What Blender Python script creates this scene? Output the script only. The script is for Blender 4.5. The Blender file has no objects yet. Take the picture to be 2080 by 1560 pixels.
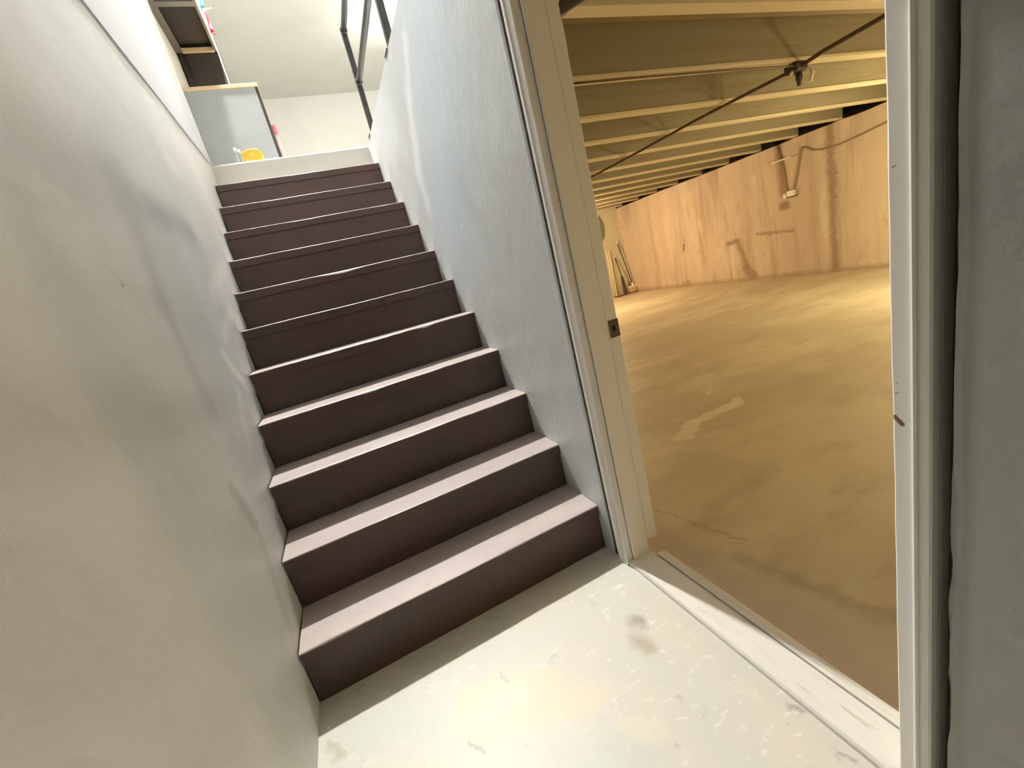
import bpy, bmesh, math, random
from mathutils import Matrix, Vector, noise
random.seed(4)
scene = bpy.context.scene
COL = scene.collection

# ------------------------------------------------------------------ camera
cam_data = bpy.data.cameras.new('camera')
cam = bpy.data.objects.new('camera', cam_data); COL.objects.link(cam)
RIGHT = Vector((0.888, -0.390, -0.242)); DOWN = Vector((-0.317, -0.138, -0.938)); FWD = Vector((0.333, 0.910, -0.246))
FWD.normalize(); RIGHT = (RIGHT - FWD * RIGHT.dot(FWD)).normalized(); UPV = RIGHT.cross(FWD)
cam.matrix_world = Matrix(((RIGHT.x, UPV.x, -FWD.x, 0.397), (RIGHT.y, UPV.y, -FWD.y, -1.250),
                           (RIGHT.z, UPV.z, -FWD.z, 1.085), (0, 0, 0, 1)))
cam_data.sensor_width = 36.0; cam_data.lens = 36.0 * 852.35 / 2080.0
cam_data.clip_start = 0.02; cam_data.clip_end = 60
scene.camera = cam
# ------------------------------------------------------------------ world, exposure
world = bpy.data.worlds.new('world'); scene.world = world; world.use_nodes = True
world.node_tree.nodes['Background'].inputs[0].default_value = (0.5, 0.55, 0.6, 1)
world.node_tree.nodes['Background'].inputs[1].default_value = 0.005
vs = scene.view_settings
vs.view_transform = 'Standard'; vs.look = 'None'; vs.exposure = 1.98; vs.gamma = 1.0; vs.use_curve_mapping = False
# lamp powers (the lamps themselves are built further down, in their fixtures)
P_STAIR = 1550.0      # bulb above the head of the stairs
P_UPPER_FILL = 60.0      # added unseen lamp, brightens the upper back wall
P_BASE_R = 75.0      # yellowish bulb in the basement, right
P_JAMB_FILL = 42.0       # added unseen basement bulb, lights the left jamb faces
P_BASE_L = 190.0      # warm bulb in the basement, far left

# ------------------------------------------------------------------ shading helpers
class X:
    """tiny expression builder over math nodes"""
    def __init__(s, nt, v): s.nt = nt; s.v = v
    def op(s, o, b=None, c=None):
        n = s.nt.nodes.new('ShaderNodeMath'); n.operation = o
        for i, a in enumerate((s, b, c)):
            if a is None: continue
            if isinstance(a, X): a = a.v
            if isinstance(a, (int, float)): n.inputs[i].default_value = a
            else: s.nt.links.new(a, n.inputs[i])
        return X(s.nt, n.outputs[0])
    def __add__(s, b): return s.op('ADD', b)
    def __sub__(s, b): return s.op('SUBTRACT', b)
    def __mul__(s, b): return s.op('MULTIPLY', b)
    def __truediv__(s, b): return s.op('DIVIDE', b)
    def clamp(s):
        n = s.nt.nodes.new('ShaderNodeClamp'); s.nt.links.new(s.v, n.inputs[0]); return X(s.nt, n.outputs[0])
    def step(s, a, b):   # smooth 0..1 between a and b (a may be larger)
        n = s.nt.nodes.new('ShaderNodeMapRange'); n.interpolation_type = 'SMOOTHSTEP'
        s.nt.links.new(s.v, n.inputs[0]); n.inputs[1].default_value = min(a, b); n.inputs[2].default_value = max(a, b)
        n.inputs[3].default_value = 0 if a < b else 1; n.inputs[4].default_value = 1 if a < b else 0
        return X(s.nt, n.outputs[0])

def mixc(nt, fac, a, b):
    n = nt.nodes.new('ShaderNodeMix'); n.data_type = 'RGBA'; n.clamp_factor = True
    for i, v in ((0, fac), (6, a), (7, b)):
        if isinstance(v, X): v = v.v
        if isinstance(v, (int, float)): n.inputs[i].default_value = v
        elif isinstance(v, tuple): n.inputs[i].default_value = (*v[:3], 1)
        else: nt.links.new(v, n.inputs[i])
    return n.outputs[2]

def noise_node(nt, vec, scale, detail=4, rough=0.55, dist=0.0):
    n = nt.nodes.new('ShaderNodeTexNoise'); n.inputs['Scale'].default_value = scale
    n.inputs['Detail'].default_value = detail; n.inputs['Roughness'].default_value = rough
    n.inputs['Distortion'].default_value = dist
    nt.links.new(vec, n.inputs['Vector']); return n

def material(name, base, rough=0.6, spec=0.4, vary=(), tone_marks=(), plane=None, bump=(), metallic=0.0, stretch=None,
             wobble=0.03, alpha=None, trans=0.0):
    """vary: (scale, colour, lo, hi, stretch) noise layers; stains: capsule marks (dirt, wear, painted light) in world metres on `plane`
    (a0,b0,a1,b1,radius,soft,colour,strength); bump: (scale, strength, distance)."""
    m = bpy.data.materials.new(name); m.use_nodes = True; nt = m.node_tree
    bs = nt.nodes['Principled BSDF']
    geo = nt.nodes.new('ShaderNodeNewGeometry'); pos = geo.outputs['Position']
    def stretched(st):
        if not st: return pos
        mp = nt.nodes.new('ShaderNodeMapping'); mp.inputs['Scale'].default_value = st
        nt.links.new(pos, mp.inputs['Vector']); return mp.outputs[0]
    col = base
    for (sc, c, lo, hi, st) in vary:
        n = noise_node(nt, stretched(st), sc, 5, 0.6)
        col = mixc(nt, X(nt, n.outputs['Fac']).step(lo, hi), col, c)
    if tone_marks:
        n = noise_node(nt, pos, 9, 9, 0.75); sub = nt.nodes.new('ShaderNodeVectorMath'); sub.operation = 'SUBTRACT'
        nt.links.new(n.outputs['Color'], sub.inputs[0]); sub.inputs[1].default_value = (.5, .5, .5)
        sc_ = nt.nodes.new('ShaderNodeVectorMath'); sc_.operation = 'SCALE'; nt.links.new(sub.outputs[0], sc_.inputs[0]); sc_.inputs[3].default_value = wobble * 2
        ad = nt.nodes.new('ShaderNodeVectorMath'); ad.operation = 'ADD'; nt.links.new(pos, ad.inputs[0]); nt.links.new(sc_.outputs[0], ad.inputs[1])
        sp = nt.nodes.new('ShaderNodeSeparateXYZ'); nt.links.new(ad.outputs[0], sp.inputs[0])
        A = X(nt, sp.outputs['XYZ'.index(plane[0].upper())]); Bc = X(nt, sp.outputs['XYZ'.index(plane[1].upper())])
        for (a0, b0, a1, b1, r, soft, c, k) in tone_marks:
            da, db = a1 - a0, b1 - b0; L2 = da * da + db * db + 1e-9
            pa, pb = A - a0, Bc - b0
            t = ((pa * da + pb * db) * (1 / L2)).clamp()
            ea, eb = pa - t * da, pb - t * db
            d = (ea * ea + eb * eb).op('SQRT')
            col = mixc(nt, d.step(r + soft, max(r - soft, 0)) * k, col, c)
    if isinstance(col, tuple): bs.inputs['Base Color'].default_value = (*col[:3], 1)
    else: nt.links.new(col, bs.inputs['Base Color'])
    bs.inputs['Roughness'].default_value = rough; bs.inputs['Specular IOR Level'].default_value = spec
    bs.inputs['Metallic'].default_value = metallic
    if trans: bs.inputs['Transmission Weight'].default_value = trans
    if alpha is not None: bs.inputs['Alpha'].default_value = alpha
    prev = None
    for (sc, stg, dst) in bump:
        n = noise_node(nt, stretched(stretch), sc, 6, 0.6)
        b = nt.nodes.new('ShaderNodeBump'); b.inputs['Strength'].default_value = stg; b.inputs['Distance'].default_value = dst
        nt.links.new(n.outputs['Fac'], b.inputs['Height'])
        if prev: nt.links.new(prev, b.inputs['Normal'])
        prev = b.outputs[0]
    if prev: nt.links.new(prev, bs.inputs['Normal'])
    return m

# ------------------------------------------------------------------ mesh helpers
def box(bm, x0, x1, y0, y1, z0, z1, bevel=0.0):
    x0, x1 = sorted((x0, x1)); y0, y1 = sorted((y0, y1)); z0, z1 = sorted((z0, z1))
    v = [bm.verts.new((x, y, z)) for x in (x0, x1) for y in (y0, y1) for z in (z0, z1)]
    fs = [bm.faces.new([v[i] for i in q]) for q in ((0, 1, 3, 2), (4, 6, 7, 5), (0, 4, 5, 1), (2, 3, 7, 6), (0, 2, 6, 4), (1, 5, 7, 3))]
    if bevel:
        es = list({e for f in fs for e in f.edges})
        bmesh.ops.bevel(bm, geom=es, offset=bevel, segments=2, profile=0.5, affect='EDGES')
    return bm
def tube(bm, pts, r, seg=10, cap=True):
    pts = [Vector(p) for p in pts]; rings = []
    rs = r if isinstance(r, (list, tuple)) else [r] * len(pts)
    for i, p in enumerate(pts):
        t = (pts[min(i + 1, len(pts) - 1)] - pts[max(i - 1, 0)]).normalized()
        u = t.cross(Vector((0, 0, 1)));
        if u.length < 1e-3: u = t.cross(Vector((1, 0, 0)))
        u.normalize(); w = t.cross(u)
        rings.append([bm.verts.new(p + rs[i] * (math.cos(2 * math.pi * k / seg) * u + math.sin(2 * math.pi * k / seg) * w)) for k in range(seg)])
    for a, b in zip(rings, rings[1:]):
        for k in range(seg): bm.faces.new((a[k], a[(k + 1) % seg], b[(k + 1) % seg], b[k]))
    if cap: bm.faces.new(rings[0]); bm.faces.new(rings[-1])
    return bm
def lathe(bm, c, prof, axis='z', seg=24, cap=True):
    c = Vector(c); rings = []
    for (r, h) in prof:
        ring = []
        for k in range(seg):
            a = 2 * math.pi * k / seg; p, q = r * math.cos(a), r * math.sin(a)
            ring.append(bm.verts.new(c + (Vector((p, q, h)) if axis == 'z' else Vector((p, h, q)) if axis == 'y' else Vector((h, p, q)))))
        rings.append(ring)
    for a, b in zip(rings, rings[1:]):
        for k in range(seg): bm.faces.new((a[k], a[(k + 1) % seg], b[(k + 1) % seg], b[k]))
    if cap: bm.faces.new(rings[0]); bm.faces.new(rings[-1])
    return bm
def sweep(bm, sections):
    """closed profiles (equal length) joined in a row, capped at the ends"""
    rings = [[bm.verts.new(p) for p in s] for s in sections]; n = len(rings[0])
    for a, b in zip(rings, rings[1:]):
        for k in range(n): bm.faces.new((a[k], a[(k + 1) % n], b[(k + 1) % n], b[k]))
    bm.faces.new(rings[0]); bm.faces.new(rings[-1]); return bm
def BM(): return bmesh.new()
def obj(name, bm, mat, parent=None, smooth=False):
    bmesh.ops.recalc_face_normals(bm, faces=bm.faces)
    if parent: org = parent['_o'] if '_o' in parent else (0, 0, 0); org = Vector(org)
    else:
        xs = [v.co for v in bm.verts]
        org = Vector(((min(p.x for p in xs) + max(p.x for p in xs)) / 2, (min(p.y for p in xs) + max(p.y for p in xs)) / 2, min(p.z for p in xs)))
    for v in bm.verts: v.co -= org
    me = bpy.data.meshes.new(name); bm.to_mesh(me); bm.free()
    if smooth:
        for p in me.polygons: p.use_smooth = True
    me.materials.append(mat)
    o = bpy.data.objects.new(name, me); COL.objects.link(o)
    if parent: o.parent = parent
    else: o.location = org
    o['_o'] = tuple(org)
    return o
def tag(o, label, cat, group=None):
    o['label'] = label; o['category'] = cat
    if group: o['group'] = group
    return o
def thing(name, loc, label=None, cat=None, group=None, kind=None):
    o = bpy.data.objects.new(name, None); COL.objects.link(o); o.location = loc; o['_o'] = tuple(loc)
    o.empty_display_size = 0.1
    if label: o['label'] = label
    if cat: o['category'] = cat
    if group: o['group'] = group
    if kind: o['kind'] = kind
    return o
def struct(name, bm, mat, label=None, smooth=False):
    o = obj(name, bm, mat, None, smooth); o['kind'] = 'structure'
    if label: o['label'] = label
    return o
def nz(x, y=0.0, z=0.0): return noise.noise(Vector((x, y, z)))
def wall_grid(bm, fixed, thick, a0, a1, b0, b1, na, nb, amp, scale):
    """slab normal to x; the face at x=fixed is uneven plaster; thickness runs to fixed+thick"""
    g = [[bm.verts.new((fixed + (-amp * .9 + amp * (nz(a * scale, b * scale, 3.1) + .5 * nz(a * scale * 2.7, b * scale * 2.7, 9.2))), a, b))
          for j, b in enumerate([b0 + (b1 - b0) * j / nb for j in range(nb + 1)])] for i, a in enumerate([a0 + (a1 - a0) * i / na for i in range(na + 1)])]
    for i in range(na):
        for j in range(nb): bm.faces.new((g[i][j], g[i + 1][j], g[i + 1][j + 1], g[i][j + 1]))
    k = {}
    for i in (0, na):
        for j in (0, nb): k[i, j] = bm.verts.new((fixed + thick, a0 if i == 0 else a1, b0 if j == 0 else b1))
    bm.faces.new((k[0, 0], k[na, 0], k[na, nb], k[0, nb]))
    bm.faces.new([g[i][0] for i in range(na + 1)] + [k[na, 0], k[0, 0]]); bm.faces.new([g[i][nb] for i in range(na + 1)] + [k[na, nb], k[0, nb]])
    bm.faces.new([g[0][j] for j in range(nb + 1)] + [k[0, nb], k[0, 0]]); bm.faces.new([g[na][j] for j in range(nb + 1)] + [k[na, nb], k[na, 0]])
    return bm

# ------------------------------------------------------------------ dimensions
W, T, R = 1.0662, 0.2155, 0.19       # stair width, going, rise
YL, ZL = 11 * T, 12 * R              # landing edge
WB = W + 0.13                        # basement side of the door wall
D = 6.93                             # basement far wall
YBK = 9.55                           # upper back wall
YE = 7.05                            # basement end wall
ZC = 5.75                            # upper ceiling

# ------------------------------------------------------------------ materials of the setting
GREY = (0.60, 0.60, 0.57)
M_left = material('left_plaster', (0.60, 0.605, 0.585), 0.5, 0.35,
    vary=((1.3, (0.68, 0.685, 0.665), .42, .66, None), (5, (0.53, 0.54, 0.515), .56, .8, (1, 1, .5)), (26, (0.66, 0.66, 0.64), .62, .8, None)),
    plane='yz', wobble=.05, tone_marks=(
        (-.30, 1.50, .30, 1.60, .05, .14, (.40, .40, .39), .55), (.25, 1.58, .60, 1.56, .03, .09, (.40, .40, .39), .5), (.5, 1.56, .93, 1.565, .02, .07, (.42, .42, .40), .55),  # broad diagonal shadow band painted over the smudges
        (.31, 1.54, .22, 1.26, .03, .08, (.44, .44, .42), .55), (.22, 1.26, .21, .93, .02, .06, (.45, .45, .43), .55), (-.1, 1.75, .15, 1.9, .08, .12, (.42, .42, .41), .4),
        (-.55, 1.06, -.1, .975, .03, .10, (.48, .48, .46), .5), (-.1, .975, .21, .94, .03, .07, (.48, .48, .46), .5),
        (.64, 1.06, .76, .92, .025, .03, (.83, .84, .82), .8), (.85, 1.3, 1.42, 1.5, .02, .05, (.80, .80, .78), .5), (.75, 1.12, 1.1, 1.25, .02, .03, (.82, .82, .8), .6), (.45, .75, .62, .92, .02, .03, (.78, .78, .75), .5),
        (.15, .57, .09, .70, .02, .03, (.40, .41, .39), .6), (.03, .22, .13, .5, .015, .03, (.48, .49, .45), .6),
        (.003, 1.283, .004, 1.284, .003, .002, (.12, .11, .1), .9)),
    bump=((5, .18, .02), (60, .05, .004)))
M_rightw = material('stair_wall_plaster', (0.60, 0.63, 0.63), 0.42, 0.45,
    vary=((1.6, (0.66, 0.70, 0.715), .45, .65, None), (4, (0.57, 0.60, 0.60), .55, .75, (1, 1, .45)), (22, (0.65, 0.68, 0.68), .6, .8, None)),
    plane='yz', wobble=.06, tone_marks=(
        (.55, 1.95, .85, 1.5, .32, .28, (.62, .72, .80), .8), (.98, 2.0, 1.17, 1.72, .05, .05, (.86, .89, .92), .75), (1.17, 1.72, 1.17, 1.54, .04, .05, (.86, .89, .92), .7), (.80, 2.15, .95, 2.02, .03, .04, (.84, .88, .92), .7),  # bluish-white patches paint the lamp highlight on the upper wall
        (.55, 1.5, .40, 1.2, .03, .08, (.55, .57, .57), .4), (.7, 1.335, .7, 1.34, .006, .008, (.9, .92, .93), .9),
        (-.02, .02, .12, .25, .03, .1, (.48, .51, .50), .5)),
    bump=((6, .25, .02), (55, .12, .004)))
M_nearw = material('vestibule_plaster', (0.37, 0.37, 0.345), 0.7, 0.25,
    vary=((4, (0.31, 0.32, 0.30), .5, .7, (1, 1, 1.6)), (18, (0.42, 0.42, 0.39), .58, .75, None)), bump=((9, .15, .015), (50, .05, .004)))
M_white = material('upper_white_paint', (0.58, 0.59, 0.63), 0.55, 0.35, vary=((2, (0.55, 0.56, 0.60), .45, .7, None),), bump=((14, .12, .01),))
M_cream = material('upper_room_paint', (0.62, 0.615, 0.58), 0.6, 0.3, vary=((1.2, (0.59, 0.58, 0.54), .45, .7, None),), bump=((20, .08, .006),))
M_land = material('landing_paint', (0.66, 0.67, 0.61), 0.6, 0.3, vary=((6, (0.60, 0.61, 0.55), .5, .75, None),),
    plane='xz', wobble=.04, tone_marks=((.6, 2.11, .95, 2.13, .012, .025, (.44, .43, .38), .6),), bump=((18, .2, .006),))
M_floor = material('painted_concrete', (0.68, 0.645, 0.56), 0.42, 0.4,
    vary=((3.0, (0.64, 0.635, 0.57), .44, .60, None), (7, (0.68, 0.64, 0.55), .52, .72, None), (20, (0.76, 0.74, 0.67), .58, .66, (1, 2, 1)), (45, (0.78, 0.76, 0.70), .62, .70, None), (13, (0.52, 0.49, 0.42), .62, .76, None), (28, (0.42, 0.37, 0.31), .70, .76, (1, 2.5, 1)), (55, (0.30, 0.26, 0.23), .745, .79, None)),
    plane='xy', wobble=.05, tone_marks=(
        (.15, -.18, .35, -.30, .08, .06, (.62, .64, .59), .8), (.52, -.18, .78, -.22, .05, .05, (.62, .64, .58), .7), (.55, -.55, .7, -.62, .06, .05, (.60, .62, .575), .8),
        (.42, -.30, .58, -.38, .085, .012, (.72, .66, .50), .75), (.43, -.33, .52, -.31, .03, .02, (.80, .75, .60), .7), (.62, -.42, .70, -.46, .035, .01, (.72, .66, .51), .7), (.72, -.55, .76, -.60, .03, .012, (.72, .67, .54), .7),
        (.925, -.335, .935, -.345, .012, .02, (.36, .30, .25), .85), (.895, -.39, .905, -.42, .02, .025, (.44, .36, .27), .8),
        (1.05, -.735, 1.06, -.75, .006, .006, (.42, .37, .32), .9), (1.03, -.83, 1.04, -.86, .004, .006, (.42, .37, .32), .8),
        (.37, -.37, .40, -.41, .004, .006, (.42, .37, .30), .7), (.50, -.245, .52, -.27, .001, .002, (.40, .30, .24), .8),
        (.02, -.14, .05, -.20, .008, .012, (.45, .38, .3), .6)),
    bump=((8, .15, .01), (70, .15, .003)))
M_bfloor = material('basement_concrete', (0.58, 0.49, 0.34), 0.5, 0.4,
    vary=((1.1, (0.70, 0.605, 0.43), .42, .62, (.6, 1.4, 1)), (3.2, (0.52, 0.435, 0.30), .48, .74, (.6, 1.4, 1)), (40, (0.26, 0.19, 0.13), .76, .80, None)),
    plane='xy', wobble=.09, tone_marks=(
        (1.93, .48, 2.12, .56, .045, .012, (.80, .70, .54), .9), (2.12, .56, 2.45, .55, .04, .012, (.82, .72, .56), .9), (2.45, .54, 2.52, .6, .03, .012, (.82, .72, .56), .9), (2.05, .68, 2.12, .62, .015, .01, (.74, .64, .5), .7),
        (2.55, .85, 2.7, .95, .03, .03, (.70, .60, .46), .7), (2.5, .8, 2.55, .82, .015, .01, (.78, .68, .53), .8), (2.02, .36, 2.15, .36, .015, .015, (.70, .61, .47), .6),
        (1.22, -.9, 1.26, .1, .07, .07, (.50, .40, .31), .75), (1.35, .13, 1.45, -.3, .004, .008, (.25, .19, .13), .45), (1.37, -.35, 1.45, -.75, .02, .03, (.36, .28, .19), .5)),  # lit strip along the threshold and its shadow line, painted in
    bump=((6, .15, .012), (60, .1, .003)))
M_bwall = material('basement_wall', (0.58, 0.455, 0.345), 0.75, 0.2,
    vary=((2.2, (0.65, 0.53, 0.40), .42, .62, (1, 1, .12)), (5, (0.45, 0.34, 0.25), .50, .72, (1, 1, .1)), (9, (0.52, 0.40, 0.29), .52, .75, (1, 1, .5)), (3, (0.68, 0.57, 0.44), .58, .72, (1, 1, .2))),
    plane='yz', wobble=.07, tone_marks=(
        (2.58, .05, 2.56, 1.95, .03, .07, (.30, .21, .13), .85), (3.25, 1.06, 3.2, 1.06, .06, .04, (.26, .17, .10), .8), (3.24, 1.25, 3.25, 1.87, .035, .07, (.30, .19, .12), .8),
        (5.22, .82, 5.27, .70, .012, .012, (.10, .06, .05), .95), (5.21, .88, 5.21, .89, .012, .006, (.10, .06, .05), .9), (5.32, .65, 5.33, .645, .015, .01, (.25, .15, .1), .8),
        (4.25, .66, 4.05, .69, .035, .03, (.28, .19, .12), .8), (4.05, .62, 3.93, .25, .04, .05, (.30, .21, .14), .75), (3.95, .20, 3.85, .08, .08, .04, (.33, .22, .15), .75),
        (3.7, .73, 3.12, .68, .01, .035, (.30, .21, .14), .7), (5.22, .08, 5.35, .06, .04, .04, (.36, .26, .18), .7),
        (1.5, .02, 7.0, .02, .03, .05, (.38, .27, .18), .7), (3.69, 1.5, 3.67, 1.6, .02, .04, (.72, .58, .42), .8), (2.5, 1.3, 2.56, 1.3, .015, .015, (.3, .2, .12), .8), (2.5, 1.0, 2.56, 1.01, .012, .015, (.3, .2, .12), .8)),
    bump=((5, .3, .02), (40, .25, .006)))
M_bend = material('basement_end_paint', (0.62, 0.58, 0.42), 0.7, 0.2, vary=((3, (0.56, 0.51, 0.36), .45, .7, (1, 1, .3)),), bump=((9, .2, .01),))
M_void = material('unlit_cavity_masonry', (0.03, 0.025, 0.022), 0.95, 0.1, vary=((8, (.05, .04, .03), .45, .7, None),))  # near-black colour stands for the shade in the open cavity
M_joist = material('joist_wood', (0.31, 0.27, 0.18), 0.65, 0.25, vary=((4, (0.28, 0.23, 0.135), .45, .7, (.25, 1, 4)), (14, (0.38, 0.31, 0.19), .55, .75, (.15, 1, 5))), bump=((30, .2, .004),), stretch=(.1, 1, 1))
M_litbatten = material('lit_batten_wood', (0.70, 0.60, 0.40), 0.6, 0.25, vary=((5, (0.62, 0.52, 0.33), .45, .7, (.2, 1, 1)),), bump=((30, .2, .003),), stretch=(.1, 1, 1))  # pale colour carries the lamp light on the joist undersides
M_sub = material('subfloor_boards', (0.34, 0.26, 0.15), 0.7, 0.2, vary=((6, (0.28, 0.21, 0.12), .45, .7, (.3, 1, 1)),))
M_brown = material('brown_stair_paint', (0.078, 0.047, 0.040), 0.4, 0.5,
    vary=((5, (0.096, 0.054, 0.045), .42, .66, (.5, 1, 1)), (14, (0.064, 0.040, 0.035), .55, .75, None), (42, (0.40, 0.34, 0.31), .745, .79, None)), bump=((35, .12, .003),))
M_tread_lit = material('worn_lit_tread_paint', (0.46, 0.385, 0.365), 0.42, 1.0,  # worn tops, paled further to carry the lamp glare
    vary=((6, (0.53, 0.45, 0.42), .42, .66, (.4, 1, 1)), (24, (0.37, 0.30, 0.28), .58, .75, None), (48, (0.62, 0.56, 0.52), .725, .77, None)), bump=((40, .15, .003),))
M_frame = material('cream_gloss_paint', (0.80, 0.76, 0.67), 0.4, 0.4,
    vary=((5, (0.74, 0.70, 0.60), .5, .75, (1, 1, .15)), (46, (0.30, 0.25, 0.20), .755, .78, (1, 1, .5))), bump=((24, .12, .004),),
    plane='yz', wobble=.006, tone_marks=((-.932, .742, -.937, .735, .0035, .0015, (.20, .09, .05), .95), (-.927, .80, -.93, .801, .001, .001, (.3, .2, .15), .9), (-.93, 1.10, -.932, 1.10, .001, .001, (.2, .16, .12), .9)))
M_casing = material('white_casing_paint', (0.86, 0.845, 0.80), 0.42, 0.4,
    vary=((6, (0.74, 0.72, 0.67), .5, .75, (1, 1, .15)), (60, (0.42, 0.37, 0.32), .76, .79, (1, 1, .6))), bump=((24, .12, .004),),
    plane='yz', wobble=.005, tone_marks=((-.9275, .763, -.9345, .754, .0032, .0012, (.19, .085, .05), .97), (-.928, .80, -.931, .801, .0008, .001, (.35, .28, .2), .9), (-.929, .815, -.930, .815, .0008, .001, (.35, .28, .2), .8), (-.929, 1.095, -.932, 1.096, .0008, .001, (.25, .2, .15), .9)))
M_thr = material('worn_threshold_paint', (0.74, 0.72, 0.67), 0.42, 0.4,
    vary=((9, (0.66, 0.64, 0.58), .5, .7, (4, .5, 1)), (30, (0.52, 0.48, 0.42), .62, .76, (3, .3, 1)), (50, (0.30, 0.22, 0.18), .73, .77, (1, .7, 1))), bump=((40, .3, .004),), stretch=(3, .25, 1))
M_gap = material('gap_shade_mortar', (0.10, 0.085, 0.075), 0.9, 0.15, vary=((30, (.16, .135, .115), .45, .65, None),), bump=((60, .5, .005),))
M_iron = material('rusty_strike_iron', (0.10, 0.075, 0.055), 0.55, 0.5, metallic=.5, vary=((60, (.16, .11, .08), .45, .65, None),))
M_blackhole = material('latch_hole_dark', (0.015, 0.012, 0.01), 0.9, 0.1)
M_steel = material('black_painted_steel', (0.045, 0.045, 0.05), 0.28, 0.6, metallic=.35, vary=((20, (.07, .07, .075), .45, .7, None),))

# ------------------------------------------------------------------ the setting: stairwell and vestibule
b = BM(); box(b, -.1, W + .004, -2.2, 0.03, -.12, 0); struct('floor', b, M_floor, 'pale painted concrete floor at the foot of the stairs')
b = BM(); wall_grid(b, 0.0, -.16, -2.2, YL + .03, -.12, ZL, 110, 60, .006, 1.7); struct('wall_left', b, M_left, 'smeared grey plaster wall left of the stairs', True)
b = BM(); box(b, -.16, .0006, -1.6, YL + .03, ZL, ZC); struct('wall_upper_left', b, M_white, 'white painted wall above the left plaster wall')
b = BM(); box(b, -.26, -.10, YL + .03, YBK + .13, ZL - .1, ZC); struct('wall_upper_side', b, M_cream)
b = BM(); box(b, -.26, 4.1, YBK, YBK + .13, ZL - .1, ZC); struct('wall_upper_back', b, M_cream, 'pale cream back wall of the upper room')
b = BM(); box(b, 4.0, 4.12, -1.6, YBK, ZL, ZC); struct('wall_upper_right', b, M_cream)
b = BM(); box(b, -.16, 4.1, -1.72, -1.6, ZL, ZC); struct('wall_upper_front', b, M_cream)
b = BM(); box(b, -.26, 4.12, -1.72, YBK + .13, ZC, ZC + .1); struct('ceiling_upper', b, M_cream, 'pale cream ceiling of the upper room')
# landing slab: its uneven front edge is the pale last riser
b = BM(); n = 40; secs = []
for i in range(n + 1):
    x = -.10 + (4.1) * i / n if i > 30 else -.02 + (W + .03) * i / 30
    if i > 30: x = W + .01 + (4.0 - W - .01) * (i - 30) / 10
    zl = ZL - .26 if i <= 30 else ZL - .08; e = .003 * nz(x * 9, 1.3); e2 = .003 * nz(x * 7, 8.3)
    secs.append([(x, YL + e2, zl), (x, YL + e, ZL - .012), (x, YL + .008 + e, ZL + e2 * .7 - .002), (x, YL + .03, ZL), (x, YBK, ZL), (x, YBK, ZL - .10 if i <= 30 else ZL - .08), (x, YL + .15, ZL - .10 if i <= 30 else ZL - .08), (x, YL + .15, zl)])
sweep(b, secs); struct('floor_landing', b, M_land, 'pale painted edge of the upper landing')
b = BM(); box(b, -.10, -.02, YL + .03, YBK, ZL - .1, ZL); struct('floor_landing_strip', b, M_land)
b = BM(); box(b, WB + .001, 4.0, -1.6, YL - .002, ZL - .08, ZL - .001); struct('floor_upper', b, M_land)
b = BM(); box(b, 0.001, W - .001, -2.2, -.15, 2.10, ZL - .001); struct('ceiling_stairwell', b, M_white)
b = BM(); box(b, -.16, W + .13, -2.32, -2.2, -.12, ZL); struct('wall_front', b, M_nearw)
# wall between stairs and basement (stair part), with its broken plaster edge at the door frame
def edge_wall(y_edge, y_far, sgn, mat, name, label, x0=W, amp=.0045):
    bm = BM(); secs = []; nzs = 90
    for i in range(nzs + 1):
        z = -.05 + (ZL + .05) * i / nzs
        e1 = amp * nz(z * 6, 2.2 + y_edge) + amp * .6 * nz(z * 25, 7.7); e2 = amp * .9 * nz(z * 5, 5.5 + y_edge) + amp * .5 * nz(z * 21, 1.7)
        secs.append([(WB, y_edge + e1, z), (x0 + .05, y_edge + e1, z), (x0 + .011, y_edge + e1, z), (x0 + .003, y_edge + sgn * (.004 + abs(e2) * .5) + e2, z), (x0, y_edge + sgn * (.014) + e2, z), (x0, y_far, z), (WB, y_far, z)])
    sweep(bm, secs); return struct(name, bm, mat, label)
b = None
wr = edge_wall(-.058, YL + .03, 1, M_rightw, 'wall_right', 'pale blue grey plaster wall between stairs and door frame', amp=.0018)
wr.data.materials.append(M_gap)      # edge faces darkened: shade of the joint put into the colour
for p in wr.data.polygons:
    if p.normal.y < -.55: p.material_index = 1
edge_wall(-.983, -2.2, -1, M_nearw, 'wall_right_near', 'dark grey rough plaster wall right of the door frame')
b = BM(); box(b, W, WB, -.975, -.075, 2.075, ZL); struct('wall_right_lintel', b, M_rightw)
b = BM(); box(b, W + .045, WB, -.988, -.968, 0, 2.075); struct('trim_1', b, M_gap, 'dark filler added behind the gap beside the door frame')  # added dark fillers keep basement light out of the frame gaps
b = BM(); box(b, W + .045, WB, -.078, -.060, 0, 2.075); struct('trim_2', b, M_gap)

# ------------------------------------------------------------------ the setting: basement room
b = BM(); box(b, W + .004, D + .02, -2.0, YE + .02, -.12, 0); struct('floor_basement', b, M_bfloor, 'bare stained concrete floor of the basement room')
b = BM(); n = 60; secs = []
for i in range(n + 1):
    y = -2.0 + (YE + .12 + 2.0) * i / n; e = .010 * nz(y * 5, 3.3) + .006 * nz(y * 17, 1.1)
    secs.append([(D, y, -.1), (D + .006 * nz(y * 3), y, 1.0), (D, y, 1.905 + e), (D + .02, y, 1.915 + e), (D + .16, y, 1.915), (D + .16, y, -.1)])
sweep(b, secs); struct('wall_basement_far', b, M_bwall, 'water stained tan plaster wall at the far side of the basement')
b = BM(); box(b, WB, D, YE, YE + .12, -.1, 2.17); struct('wall_basement_end', b, M_bend, 'cream painted end wall of the basement')
b = BM(); box(b, WB, D, -2.12, -2.0, -.1, 2.17); struct('wall_basement_near', b, M_bend)
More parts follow.
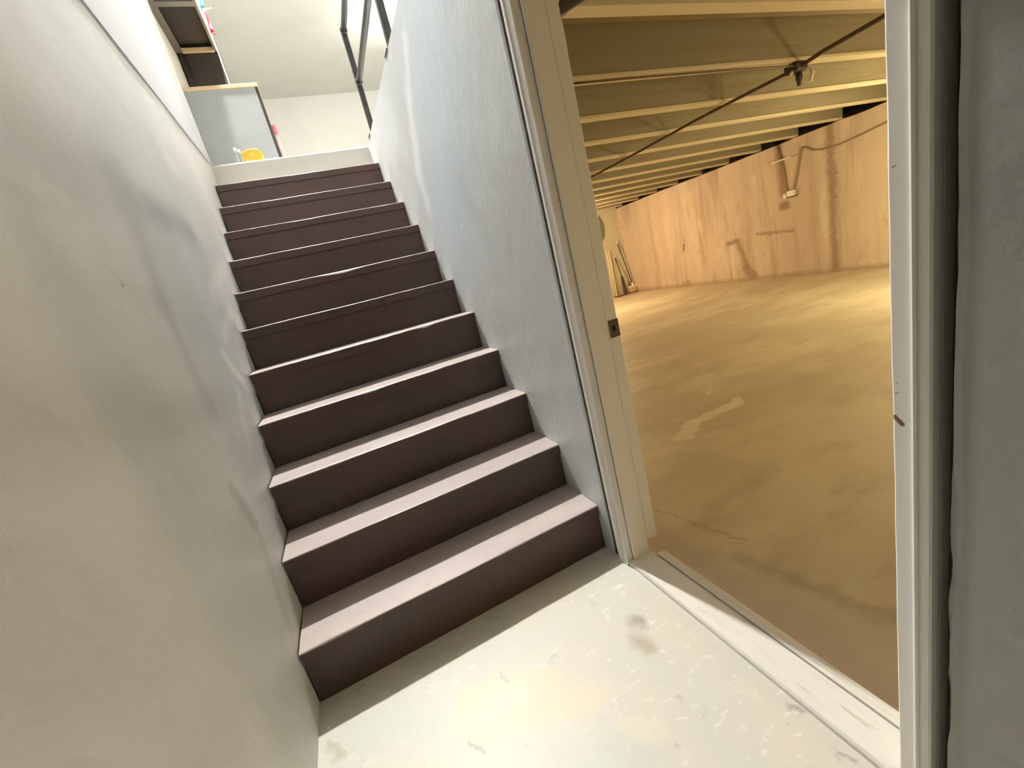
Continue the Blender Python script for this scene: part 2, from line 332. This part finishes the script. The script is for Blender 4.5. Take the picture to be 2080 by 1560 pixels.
b = BM(); box(b, D + .7, D + .8, -2.3, YE + .3, 1.6, 2.17); box(b, D + .16, D + .7, -2.3, YE + .3, 1.6, 1.7); box(b, D, D + .7, YE + .121, YE + .3, 1.6, 2.17); box(b, D, D + .7, -2.3, -2.121, 1.6, 2.17); struct('wall_basement_cavity', b, M_void)
cb = BM(); box(cb, WB, D + .8, -2.12, YE + .12, 2.17, 2.198); ceil_b = struct('ceiling_basement', cb, M_sub, 'joisted wooden ceiling of the basement')
jm = bt = None
for k in range(-4, 13):
    y1 = .27 + .555 * k
    if y1 > YE - .02: break
    x1 = D + .05
    if jm is None:
        m1 = BM(); box(m1, WB + .002, x1, y1 - .062, y1 - .006, 1.942, 2.171, .003); j = obj('joist', m1, M_joist, ceil_b); jm = j; y0 = y1
        m2 = BM(); box(m2, WB + .002, x1 - .02, y1 - .068, y1, 1.922, 1.9425, .003); bt = obj('lit_batten', m2, M_litbatten, j); bt.location = (0, 0, 0)
        # sub-part is expressed in the same origin as its joist
    else:
        j = jm.copy(); COL.objects.link(j); j.parent = ceil_b; j.location = (0, y1 - y0, 0)
        c = bt.copy(); COL.objects.link(c); c.parent = j
b = BM(); box(b, W + .01, WB, YL + .0302, YE + .12, -.1, 2.169); struct('wall_basement_side', b, M_bend)
# ------------------------------------------------------------------ door frame
door = thing('door_1', (W, -.53, 0), 'cream painted door frame opening into the basement', kind='structure')
YA, YB = -.130, -.924                # clear opening
XF = W - .004                        # casing face
def casing(ya, yb, name):            # upright: outer edge ya, inner edge yb; beaded face
    bm = BM(); s = 1 if yb > ya else -1; w = abs(yb - ya); secs = []
    for i in range(61):
        z = .0 + 2.0 * i / 60; e = .0009 * nz(z * 16, ya * 9) + .0006 * nz(z * 50, 3)
        P = lambda f, dx: (XF + dx, ya + s * w * f + (e if f > .9 else 0), z)
        secs.append([P(0, .019), P(0, .003), P(.06, 0), P(.30, 0), P(.33, -.0035), P(.40, -.005), P(.47, -.0035), P(.50, .0), P(.95, 0), P(1, .002), P(1, .02)])
    sweep(bm, secs); return obj(name, bm, M_casing, door)
casing(-.0785, YA, 'casing'); casing(-.967, YB, 'casing')
bm = BM(); box(bm, XF, XF + .019, -.967, -.0785, 2.0, 2.05, .003); obj('casing', bm, M_casing, door)
def upright(x0, x1, ya, yb, z0, name, amp=.0012, lab=None, mt=None):
    bm = BM(); secs = []; s = 1 if yb > ya else -1
    for i in range(81):
        z = z0 + (2.0 - z0) * i / 80; e = amp * nz(z * 13, x0 * 30) + amp * .6 * nz(z * 44, 2 + x0)
        bv = .003
        secs.append([(x0, ya, z), (x0, yb - s * bv, z), (x0 + bv, yb + e * .5, z), (x1 - bv, yb + e * .5, z), (x1 + e, yb - s * bv, z), (x1, ya, z)])
    sweep(bm, secs); o = obj(name, bm, mt or M_frame, door)
    if lab: o['label'] = lab
    return o
for side, ya, yb in ((1, -.0785, YA), (-1, -.967, YB)):
    upright(XF + .0202, W + .020, ya, yb - side * .004, .0, 'jamb_edge')
    upright(W + .0225, W + .094, ya, yb - side * .010, .012, 'jamb')
    upright(W + .098, W + .143, ya, yb - side * .002, .06, 'door_stop', .0022)
bm = BM(); box(bm, XF + .02, W + .143, -.967, -.0785, 2.0, 2.07, .003); obj('jamb_head', bm, M_frame, door)
# strike plate let into the stop
pl = BM(); yp = YA - .002 + .0008 - .0032; box(pl, W + .105, W + .1425, yp, yp + .003, .815, .872, .0012); sp_ = obj('strike_plate', pl, M_iron, door); sp_['label'] = 'rusty iron strike plate'
hl = BM(); box(hl, W + .117, W + .125, yp - .0012, yp + .001, .836, .852); obj('latch_hole', hl, M_blackhole, sp_).location = (0, 0, 0)
# threshold: worn board and back lip with saw grooves
bm = BM(); secs = []
for i in range(61):
    y = YA - .001 + (YB - YA + .002) * i / 60; e = .0011 * nz(y * 20, 3) + .0008 * nz(y * 60, 1); h = .0015 * nz(y * 6, 9)
    secs.append([(W + .003, y, -.01), (W + .003 + e, y, .012 + h), (W + .008 + e, y, .0175 + h), (W + .04, y, .020 + h * .6), (W + .094, y, .021), (W + .097, y, .016), (W + .0975, y, -.01)])
sweep(bm, secs); th = obj('threshold', bm, M_thr, door); th['label'] = 'worn white painted door threshold'
for k in range(3):
    bm = BM(); box(bm, W + .0985 + k * .0125, W + .1095 + k * .0125, YA - .04, YB, -.01, .024 - .003 * k, .002); obj('threshold_lip', bm, M_thr, door)

# ------------------------------------------------------------------ staircase
stairs = thing('staircase', (W / 2, 0, 0), 'steep dark brown painted wooden staircase between two plaster walls', 'staircase')
for i in range(11):
    y0, zt = i * T, (i + 1) * R
    bm = BM(); box(bm, .001, W - .001, y0 + .009, y0 + .024, i * R + (.0 if i == 0 else .001), zt - .0425); obj('riser', bm, M_brown, stairs)
    bm = BM(); secs = []; NS = 90
    for s in range(NS + 1):
        x = .001 + (W - .002) * s / NS
        c = .0035 + .0045 * max(0, nz(x * 5, i * 3.7)) + .0022 * abs(nz(x * 22, i * 1.9))           # worn nosing
        if i == 6: c += .010 * math.exp(-((x - .52) / .09) ** 2)
        if i == 4: c += .007 * math.exp(-((x - .80) / .035) ** 2)
        if i == 3: c += .005 * math.exp(-((x - .45) / .05) ** 2)
        dz = .0012 * nz(x * 3, i * 5.1) - .0015 * math.exp(-((x - .53) / .25) ** 2)
        secs.append([(x, y0, zt - .042), (x, y0, zt - c * 1.05), (x, y0 + c * .35, zt - c * .35 + dz), (x, y0 + c * 1.1, zt + dz), (x, y0 + .08, zt + dz * .6), (x, y0 + T + .0085, zt), (x, y0 + T + .0085, zt - .042)])
    sweep(bm, secs); tr = obj('tread', bm, M_brown, stairs); tr.data.materials.append(M_tread_lit)
    for p in tr.data.polygons:
        if p.normal.z > .3: p.material_index = 1

# ------------------------------------------------------------------ railing above the stair wall
xr = W + .035
rail = thing('stair_railing', (xr, 1.7, ZL), 'black steel pipe railing along the top of the right stair wall', 'railing')
def bar(y, z0, z1, name='post'):
    bm = BM(); box(bm, xr - .018, xr + .018, y - .018, y + .018, z0, z1, .004); return obj(name, bm, M_steel, rail)
for y, zt in ((2.195, 2.965), (1.15, 3.30), (.1, 3.30)):
    p_ = bar(y, ZL - .001, zt)
    bm = BM(); box(bm, xr - .04, xr + .04, y - .04, y + .04, ZL - .001, ZL + .006, .002); obj('base_plate', bm, M_steel, rail)
for z in (2.625, 2.945):
    bm = BM(); tube(bm, [(xr, 2.18, z), (xr, .1, z)], .019, 14); r_ = obj('rail', bm, M_steel, rail, True)
    bm = BM(); tube(bm, [(xr, 2.165, z), (xr, 2.178, z)], .025, 14); obj('collar', bm, M_steel, r_, True).location = (0, 0, 0)

# ------------------------------------------------------------------ upper room furniture
M_panel = material('grey_laminate', (0.34, 0.355, 0.37), 0.35, 0.4, vary=((2, (0.37, 0.385, 0.40), .45, .65, None),))
M_dark = material('black_laminate', (0.045, 0.038, 0.036), 0.3, 0.5, vary=((3, (.06, .05, .045), .45, .7, None),))
M_shelf = material('dark_grey_underside', (0.14, 0.13, 0.12), 0.5, 0.3, vary=((5, (.17, .16, .145), .45, .7, None),))
M_wood = material('pale_beech', (0.66, 0.50, 0.30), 0.5, 0.35, vary=((9, (0.58, 0.42, 0.24), .45, .7, (1, .2, 2)),))
M_edge = material('white_edge_band', (0.82, 0.82, 0.80), 0.4, 0.4)
M_screw = material('screw_steel', (.45, .45, .45), .35, .5, metallic=.8)
yc = 3.29; zt = ZL + .90
cab = thing('base_cabinet', (.18, 4.0, ZL), 'grey laminate base cabinet end standing on the landing', 'cabinet')
bm = BM(); box(bm, -.095, .440, yc, yc + .018, ZL, zt - .03, .001); obj('end_panel', bm, M_panel, cab)
bm = BM(); box(bm, .440, .464, yc + .001, yc + .6, ZL, zt - .03, .001); obj('door', bm, M_dark, cab)
bm = BM(); box(bm, -.095, .440, yc + .018, yc + 1.55, ZL + .001, zt - .031); obj('body', bm, M_dark, cab)
bm = BM(); box(bm, .440, .464, yc + .604, yc + 1.55, ZL + .001, zt - .03, .001); obj('door', bm, M_dark, cab)
for z in (zt - .085, zt - .12):
    bm = BM(); lathe(bm, (.418, yc - .001, z), [(.001, -.002), (.005, -.0015), (.005, .002)], 'y', 12); obj('screw', bm, M_screw, cab)
bm = BM(); box(bm, -.095, .470, yc - .006, yc + 1.55, zt - .03, zt, .003); tag(obj('worktop', bm, M_wood), 'pale wood worktop edge on the grey cabinet', 'worktop')
yt = 3.9
tall = thing('shelf_unit', (.07, 4.2, zt), 'dark panelled shelf unit standing at the back of the worktop', 'shelf unit')
bm = BM(); box(bm, -.035, .236, yt, yt + .02, zt, 3.735); obj('side_panel', bm, M_dark, tall)
bm = BM(); box(bm, .236, .246, yt, yt + .03, zt, 4.2, .001); obj('edge_band', bm, M_edge, tall)
bm = BM(); box(bm, -.09, .236, yt + .021, yt + .7, zt, 4.2); obj('body', bm, M_dark, tall)
up = thing('wall_cabinet', (.07, 3.2, 3.735), 'dark wall cabinet seen from below above the worktop', 'cabinet')
zc, y_n, y_f = 3.735, 2.62, 3.885
for (x0, x1, a, b2) in ((-.098, -.045, y_n, y_f), (-.045, .215, y_n, y_n + .03), (-.045, .215, 3.20, 3.26)):
    bm = BM(); box(bm, x0, x1, a, b2, zc, zc + .03, .001); obj('bottom_frame', bm, M_shelf, up)
bm = BM(); box(bm, .215, .235, y_n, y_f, zc, zc + .5, .001); obj('front', bm, M_shelf, up)
bm = BM(); box(bm, .235, .243, y_n, y_f, zc - .004, zc + .5, .001); obj('edge_band', bm, M_edge, up)
bm = BM(); box(bm, -.045, .2145, y_f - .022, y_f, zc - .006, zc + .03, .001); obj('bottom_rail', bm, M_wood, up)
bm = BM(); box(bm, -.045, .2145, y_n + .03, y_f - .022, zc + .06, zc + .075); obj('bottom_panel', bm, M_dark, up)
bm = BM(); box(bm, -.098, .2145, y_n, y_f, zc + .08, zc + .5); obj('body', bm, M_shelf, up)
# things hanging at the cabinet front
M_teal = material('teal_cloth', (.10, .50, .50), .8, .2, vary=((30, (.35, .70, .70), .45, .6, None),))
M_red = material('red_cloth', (.60, .05, .09), .8, .2, vary=((25, (.78, .25, .25), .45, .62, None),))
hk = BM(); tube(hk, [(.2435, 3.5, 3.853), (.275, 3.5, 3.853), (.318, 3.5, 3.855)], .008, 10); lathe(hk, (.318, 3.5, 3.855), [(.004, 0), (.012, .002), (.013, .008), (.004, .014)], 'x', 12)
tag(obj('wall_hook', hk, M_screw, None, True), 'short pale hook sticking out of the wall cabinet front', 'hook')
def cloth(name, x, y, z0, z1, w, mt, seed):
    bm = BM(); nn = 10; mm = 12; g = []
    for i in range(mm + 1):
        f = i / mm; z = z1 + (z0 - z1) * f; row = []
        for q in range(nn + 1):
            u = q / nn - .5
            row.append((x + +.010 * math.sin(u * 9 + seed) * (.4 + f) + .008 * nz(u * 4, f * 3, seed), y + u * w * (.75 + .35 * math.sin(2.2 * f + seed)), z + .012 * nz(u * 5, seed)))
        g.append(row)
    fr = [[bm.verts.new(p) for p in r] for r in g]; bk = [[bm.verts.new((p[0] + .006, p[1], p[2])) for p in r] for r in g]
    for i in range(mm):
        for q in range(nn):
            bm.faces.new((fr[i][q], fr[i][q + 1], fr[i + 1][q + 1], fr[i + 1][q])); bm.faces.new((bk[i][q], bk[i + 1][q], bk[i + 1][q + 1], bk[i][q + 1]))
    for i in range(mm):
        for q in (0, nn): bm.faces.new((fr[i][q], fr[i + 1][q], bk[i + 1][q], bk[i][q]))
    for q in range(nn):
        for i in (0, mm): bm.faces.new((fr[i][q], fr[i][q + 1], bk[i][q + 1], bk[i][q]))
    return obj(name, bm, mt, None, True)
tag(cloth('hanging_cloth', .262, 3.5, 3.875, 4.02, .09, M_teal, 1.3), 'teal cloth hanging at the wall cabinet front above the hook', 'cloth')
tag(cloth('hanging_cloth', .266, 3.5, 3.68, 3.838, .09, M_red, 4.1), 'red cloth hanging below the hook at the wall cabinet front', 'cloth')
# slim carton leaning beside the cabinet end
M_cart = material('pale_pink_card', (.72, .60, .60), .7, .2, vary=((30, (.60, .50, .50), .5, .65, None),))
M_cred = material('red_card', (.62, .16, .20), .7, .2)
ct = thing('slim_carton', (.487, 3.45, ZL), 'slim pinkish carton with red top beside the grey cabinet', 'carton')
bm = BM(); box(bm, .466, .498, 3.40, 3.52, ZL, 2.81, .002); obj('body', bm, M_cart, ct)
bm = BM(); box(bm, .465, .500, 3.395, 3.525, 2.8105, 2.885, .003); obj('lid', bm, M_cred, ct)
# yellow tape gun with clear roll on the landing edge
M_yel = material('yellow_plastic', (.85, .55, .05), .35, .5, vary=((14, (.90, .66, .12), .45, .65, None),))
M_clear = material('clear_tape', (.62, .62, .60), .2, .5, trans=.2)
M_pale = material('pale_plastic', (.88, .86, .70), .4, .4)
yg = 2.475
tg = thing('tape_dispenser', (.25, yg, ZL), 'yellow plastic tape dispenser with a clear roll lying on the landing edge', 'tape dispenser')
prof = [(.195, .045), (.215, .022), (.26, .006), (.31, .006), (.327, .03), (.333, .062), (.315, .095), (.285, .103), (.235, .098), (.198, .082)]
bm = BM(); sweep(bm, [[(x, yg - .022 + dy, ZL + z) for x, z in prof] for dy in (0, .044)]); bmesh.ops.bevel(bm, geom=[e for e in bm.edges], offset=.003, segments=1, affect='EDGES'); obj('body', bm, M_yel, tg)
for xo, rr in ((.168, .062), (.190, .055)):
    bm = BM(); n = 28
    for k in range(n):
        pass
    sec = []
    for k in range(n + 1):
        a = 2 * math.pi * k / n; c_, s_ = math.cos(a), math.sin(a)
        sec.append([(xo + dx, yg + q * c_, ZL + rr + .001 + q * s_) for dx, q in ((-.009, rr), (.009, rr), (.009, rr - .012), (-.009, rr - .012))])
    rings = [[bm.verts.new(p) for p in s] for s in sec[:-1]]
    for k in range(n):
        a_, b_ = rings[k], rings[(k + 1) % n]
        for q in range(4): bm.faces.new((a_[q], a_[(q + 1) % 4], b_[(q + 1) % 4], b_[q]))
    obj('tape_roll', bm, M_clear, tg, True)
bm = BM(); box(bm, .31, .385, yg - .012, yg + .012, ZL + .001, ZL + .016, .004); obj('handle', bm, M_pale, tg)

# ------------------------------------------------------------------ lamps
M_glass = material('lamp_ceramic', (.85, .85, .83), .3, .5)
def emit(name, c, s):
    m = bpy.data.materials.new(name); m.use_nodes = True; nt = m.node_tree; bs = nt.nodes['Principled BSDF']
    bs.inputs['Base Color'].default_value = (*c, 1); bs.inputs['Emission Color'].default_value = (*c, 1); bs.inputs['Emission Strength'].default_value = s; return m
def lamp(name, loc, zceil, color, power, label, rad, shade=0):
    L = thing(name, (loc[0], loc[1], zceil), label, 'lamp')
    bm = BM(); lathe(bm, (loc[0], loc[1], zceil), [(.05, 0), (.05, -.012), (.02, -.02), (.018, -.05)]); obj('ceiling_rose', bm, M_glass, L, True)
    zb = loc[2] + rad + .03
    if zceil - .05 > zb + .01:
        bm = BM(); tube(bm, [(loc[0], loc[1], zceil - .05), (loc[0], loc[1], zb)], .004, 8); obj('cord', bm, M_steel, L)
    bm = BM(); lathe(bm, (loc[0], loc[1], zb), [(.018, .02), (.02, 0), (.02, -.03)]); obj('socket', bm, M_glass, L, True)
    bm = BM(); bmesh.ops.create_uvsphere(bm, u_segments=20, v_segments=12, radius=rad)
    for v in bm.verts: v.co += Vector(loc)
    bo = obj('bulb', bm, emit(name + '_glow', color, 8.0), L, True); bo.visible_shadow = True
    if shade:
        bm = BM(); zr = loc[2] - .035; lathe(bm, (loc[0], loc[1], zr), [(shade, 0), (shade * .55, .09), (.03, .14), (.026, .14), (shade * .52, .088), (shade - .004, 0), (shade, 0)], 'z', 32, False); obj('shade', bm, M_edge, L, True)
    ld = bpy.data.lights.new(name + '_light', 'POINT'); ld.energy = power; ld.color = color; ld.shadow_soft_size = rad * 1.15
    lo = bpy.data.objects.new(name + '_light', ld); COL.objects.link(lo); lo.parent = L; lo.location = (0, 0, loc[2] - zceil)
    return L
lamp('pendant_lamp', (.42, 3.07, 5.45), ZC, (1.0, .97, .915), P_STAIR, 'white shaded pendant lamp hanging above the head of the stairs', .055, .22)
lamp('upper_fill_bulb', (2.9, 6.8, 5.4), ZC, (1.0, .96, .88), P_UPPER_FILL, 'unseen white bulb added to brighten the upper back wall', .06)  # added fill, no such lamp in view
lamp('basement_bulb', (5.6, .60, 1.05), 2.17, (1.0, .85, .47), P_BASE_R, 'bare yellowish bulb in the basement behind the right jamb', .12)
lamp('basement_bulb', (4.3, -1.25, 1.15), 2.17, (1.0, .82, .52), P_JAMB_FILL, 'unseen bulb added low in the basement to light the left jamb', .09)  # added out of view to brighten the jamb
lamp('basement_bulb', (4.4, 5.6, 1.60), 2.17, (1.0, .745, .45), P_BASE_L, 'bare orange bulb at the far left of the basement', .05)

# ------------------------------------------------------------------ basement details
M_cable = material('brown_cable', (.13, .085, .05), .6, .3, vary=((20, (.18, .12, .07), .45, .7, None),))
M_tcab = material('tan_cable', (.33, .23, .13), .6, .3)
M_rub = material('dark_brown_iron', (.07, .05, .04), .6, .3, vary=((20, (.1, .07, .05), .45, .7, None),))
M_porc = material('cream_porcelain', (.80, .75, .58), .3, .5)
bm = BM(); tube(bm, [(3.565, 5.3, 1.906), (3.56, 4.2, 1.906), (3.55, 3.0, 1.905), (3.545, 2.3, 1.897), (3.575, 1.6, 1.905), (3.59, 1.3, 1.903), (3.61, .95, 1.898), (3.605, .85, 1.895)], .011, 8)
tag(obj('electric_cable', bm, M_cable, None, True), 'brown cable strung under the joists from the junction box to the far left', 'cable')
bm = BM(); tube(bm, [(3.595, .75, 1.893), (3.575, .62, 1.90), (3.565, .3, 1.905), (3.56, -.6, 1.906)], .013, 8)
tag(obj('electric_cable', bm, M_cable, None, True), 'brown cable between the junction box and the right door jamb', 'cable')
bm = BM(); tube(bm, [(1.30, .765, 1.912), (2.2, .762, 1.911), (3.0, .770, 1.909), (3.54, .775, 1.900)], .006, 8)
tag(obj('electric_cable', bm, M_cable, None, True), 'thin cable along the underside of one joist to the junction box', 'cable')
jb = thing('lamp_holder', (3.60, .80, 1.91), 'brown junction box with small pale lamp holder under a joist', 'lamp holder')
bm = BM(); box(bm, 3.545, 3.655, .755, .845, 1.868, 1.921, .01); obj('box', bm, M_rub, jb)
bm = BM(); lathe(bm, (3.625, .80, 1.868), [(.012, 0), (.020, -.008), (.020, -.040), (.014, -.052), (.012, -.075)]); obj('socket', bm, M_rub, jb, True)
bm = BM(); tube(bm, [(3.655, .79, 1.90), (3.70, .775, 1.885), (3.715, .77, 1.85), (3.69, .77, 1.80)], [.012, .013, .013, .008], 10); obj('terminal', bm, M_porc, jb, True)
bm = BM(); tube(bm, [(3.545, .79, 1.875), (3.52, .78, 1.855), (3.50, .77, 1.852)], .009, 8); obj('terminal', bm, M_porc, jb, True)
# dark iron strap from the first joist down to the door wall
bm = BM(); sweep(bm, [[(x, .13, 1.945), (x, .20, 1.922), (x, .30, 1.86), (x, .315, 1.875), (x, .21, 1.945)] for x in (1.40, 1.44)])
bm.free(); bm = BM(); tube(bm, [(1.45, .255, 1.905), (1.44, .16, 1.90), (1.46, .05, 1.885), (1.50, -.1, 1.86)], [.012, .022, .026, .026], 8)
tag(obj('iron_strap', bm, M_rub, None, True), 'dark iron strap under the first joist just inside the door', 'bracket')
# socket boxes and cables on the far wall
xw = D - .001
ob = thing('socket_box', (xw, 3.1, 1.17), 'small white double socket box on the stained far wall', 'socket')
bm = BM(); box(bm, xw - .05, xw + .001, 3.045, 3.15, 1.165, 1.245, .008); obj('box', bm, M_porc, ob)
bm = BM(); box(bm, xw - .035, xw + .001, 3.168, 3.215, 1.155, 1.220, .006); obj('switch', bm, M_porc, ob)
bm = BM(); box(bm, xw - .030, xw + .001, 3.03, 3.165, 1.15, 1.164, .003); obj('back_plate', bm, M_rub, ob)
bm = BM(); tube(bm, [(xw - .012, 3.06, 1.245), (xw - .01, 2.99, 1.50), (xw - .012, 2.915, 1.765), (xw - .014, 2.87, 1.745), (xw - .014, 2.77, 1.67), (xw - .014, 2.62, 1.635), (xw - .012, 2.45, 1.63), (xw - .012, 2.2, 1.655), (xw - .012, 1.9, 1.70), (xw - .012, 1.2, 1.78)], .010, 8)
tag(obj('electric_cable', bm, M_tcab, None, True), 'tan cable sagging along the far wall from the socket box', 'cable')
bm = BM(); tube(bm, [(xw - .012, 3.165, 1.245), (xw - .012, 3.19, 1.55), (xw - .012, 3.25, 1.90)], .013, 8)
tag(obj('electric_conduit', bm, M_tcab, None, True), 'brown conduit running straight up from the socket box', 'conduit')
bm = BM(); tube(bm, [(xw - .06, 3.32, 1.685), (xw - .055, 3.05, 1.690)], .011, 8); box(bm, xw - .06, xw + .001, 3.17, 3.19, 1.68, 1.695)
tag(obj('white_rod', bm, M_porc, None, False), 'short white rod fixed on the far wall above the socket box', 'rod')
# corner with brooms
M_green = material('dark_green_handle', (.06, .075, .04), .5, .35)
M_bris = material('dark_bristles', (.08, .06, .04), .8, .2, vary=((40, (.12, .09, .06), .45, .6, (4, 4, .4)),))
M_red2 = material('red_brown_board', (.22, .08, .05), .6, .3)
M_sheet = material('cream_board', (.64, .57, .38), .7, .25, vary=((4, (.56, .48, .31), .45, .7, (1, 1, .3)),))
br = thing('push_broom', (6.82, 6.82, 0), 'green handled broom with white head leaning in the basement corner', 'broom')
bm = BM(); tube(bm, [(6.83, 6.80, .19), (6.75, 6.98, 1.14)], .013, 8); obj('handle', bm, M_green, br, True)
bm = BM(); tube(bm, [(6.75, 6.98, 1.14), (6.742, 6.998, 1.22)], .015, 8); obj('grip', bm, M_porc, br, True)
bm = BM(); box(bm, 6.70, 6.92, 6.76, 6.82, .125, .165, .008); lathe(bm, (6.82, 6.795, .16), [(.025, 0), (.022, .03), (.016, .07)]); obj('head', bm, M_porc, br)
bm = BM(); box(bm, 6.72, 6.90, 6.772, 6.808, .022, .126, .004); obj('bristles', bm, M_wood, br)
b2 = thing('sweeping_broom', (6.66, 6.83, 0), 'short dark broom with long bristles leaning beside the green handled one', 'broom')
bm = BM(); tube(bm, [(6.60, 6.84, .42), (6.62, 6.99, .86)], .012, 8); obj('handle', bm, M_green, b2, True)
bm = BM(); tube(bm, [(6.62, 6.99, .86), (6.622, 7.003, .90)], .015, 8); obj('grip', bm, M_porc, b2, True)
bm = BM(); sweep(bm, [[(6.60 + q * w, 6.84 + dy + e, z) for q, e in ((-1, 0), (1, 0), (1, .05), (-1, .05))] for z, w, dy in ((.43, .016, -.02), (.36, .022, -.03), (.2, .034, -.045), (.024, .045, -.06))]); obj('bristles', bm, M_bris, b2)
bm = BM(); box(bm, 6.33, 6.90, 6.73, 6.90, 0, .022, .003); tag(obj('floor_board', bm, M_red2), 'reddish brown board lying on the floor under the brooms', 'board')
bm = BM(); secs = []
for i in range(17):
    x = 6.34 + .18 * i / 16; yy = 7.0 + .012 * math.sin(i * 1.3) - .02 * (i / 16); secs.append([(x, yy, 0.001), (x + .02 * (i / 16), yy + .025, 1.05 + .01 * math.sin(i)), (x + .02 * (i / 16), yy + .035, 1.05 + .01 * math.sin(i)), (x, yy + .02, .001)])
sweep(bm, secs); tag(obj('leaning_sheet', bm, M_sheet), 'cream rippled sheet leaning against the basement end wall', 'sheet')
bm = BM(); lathe(bm, (6.25, YE - .001, 1.56), [(.03, -.02), (.17, -.028), (.20, -.05), (.215, -.05), (.215, -.035), (.20, -.005), (.1, 0)], 'y', 28)
for v in bm.verts: v.co.z = 1.56 + (v.co.z - 1.56) * 1.5
tag(obj('oval_tub', bm, material('grey_zinc', (.20, .19, .17), .5, .4, metallic=.4), None, True), 'grey oval pan hanging on the basement end wall', 'pan')
bm = BM(); box(bm, 6.20, 6.33, YE - .03, YE, .62, 1.08, .004); tag(obj('wooden_strip', bm, M_red2), 'brown wooden strip on the end wall below the pan', 'strip')

for o in bpy.data.objects:
    if '_o' in o: del o['_o']
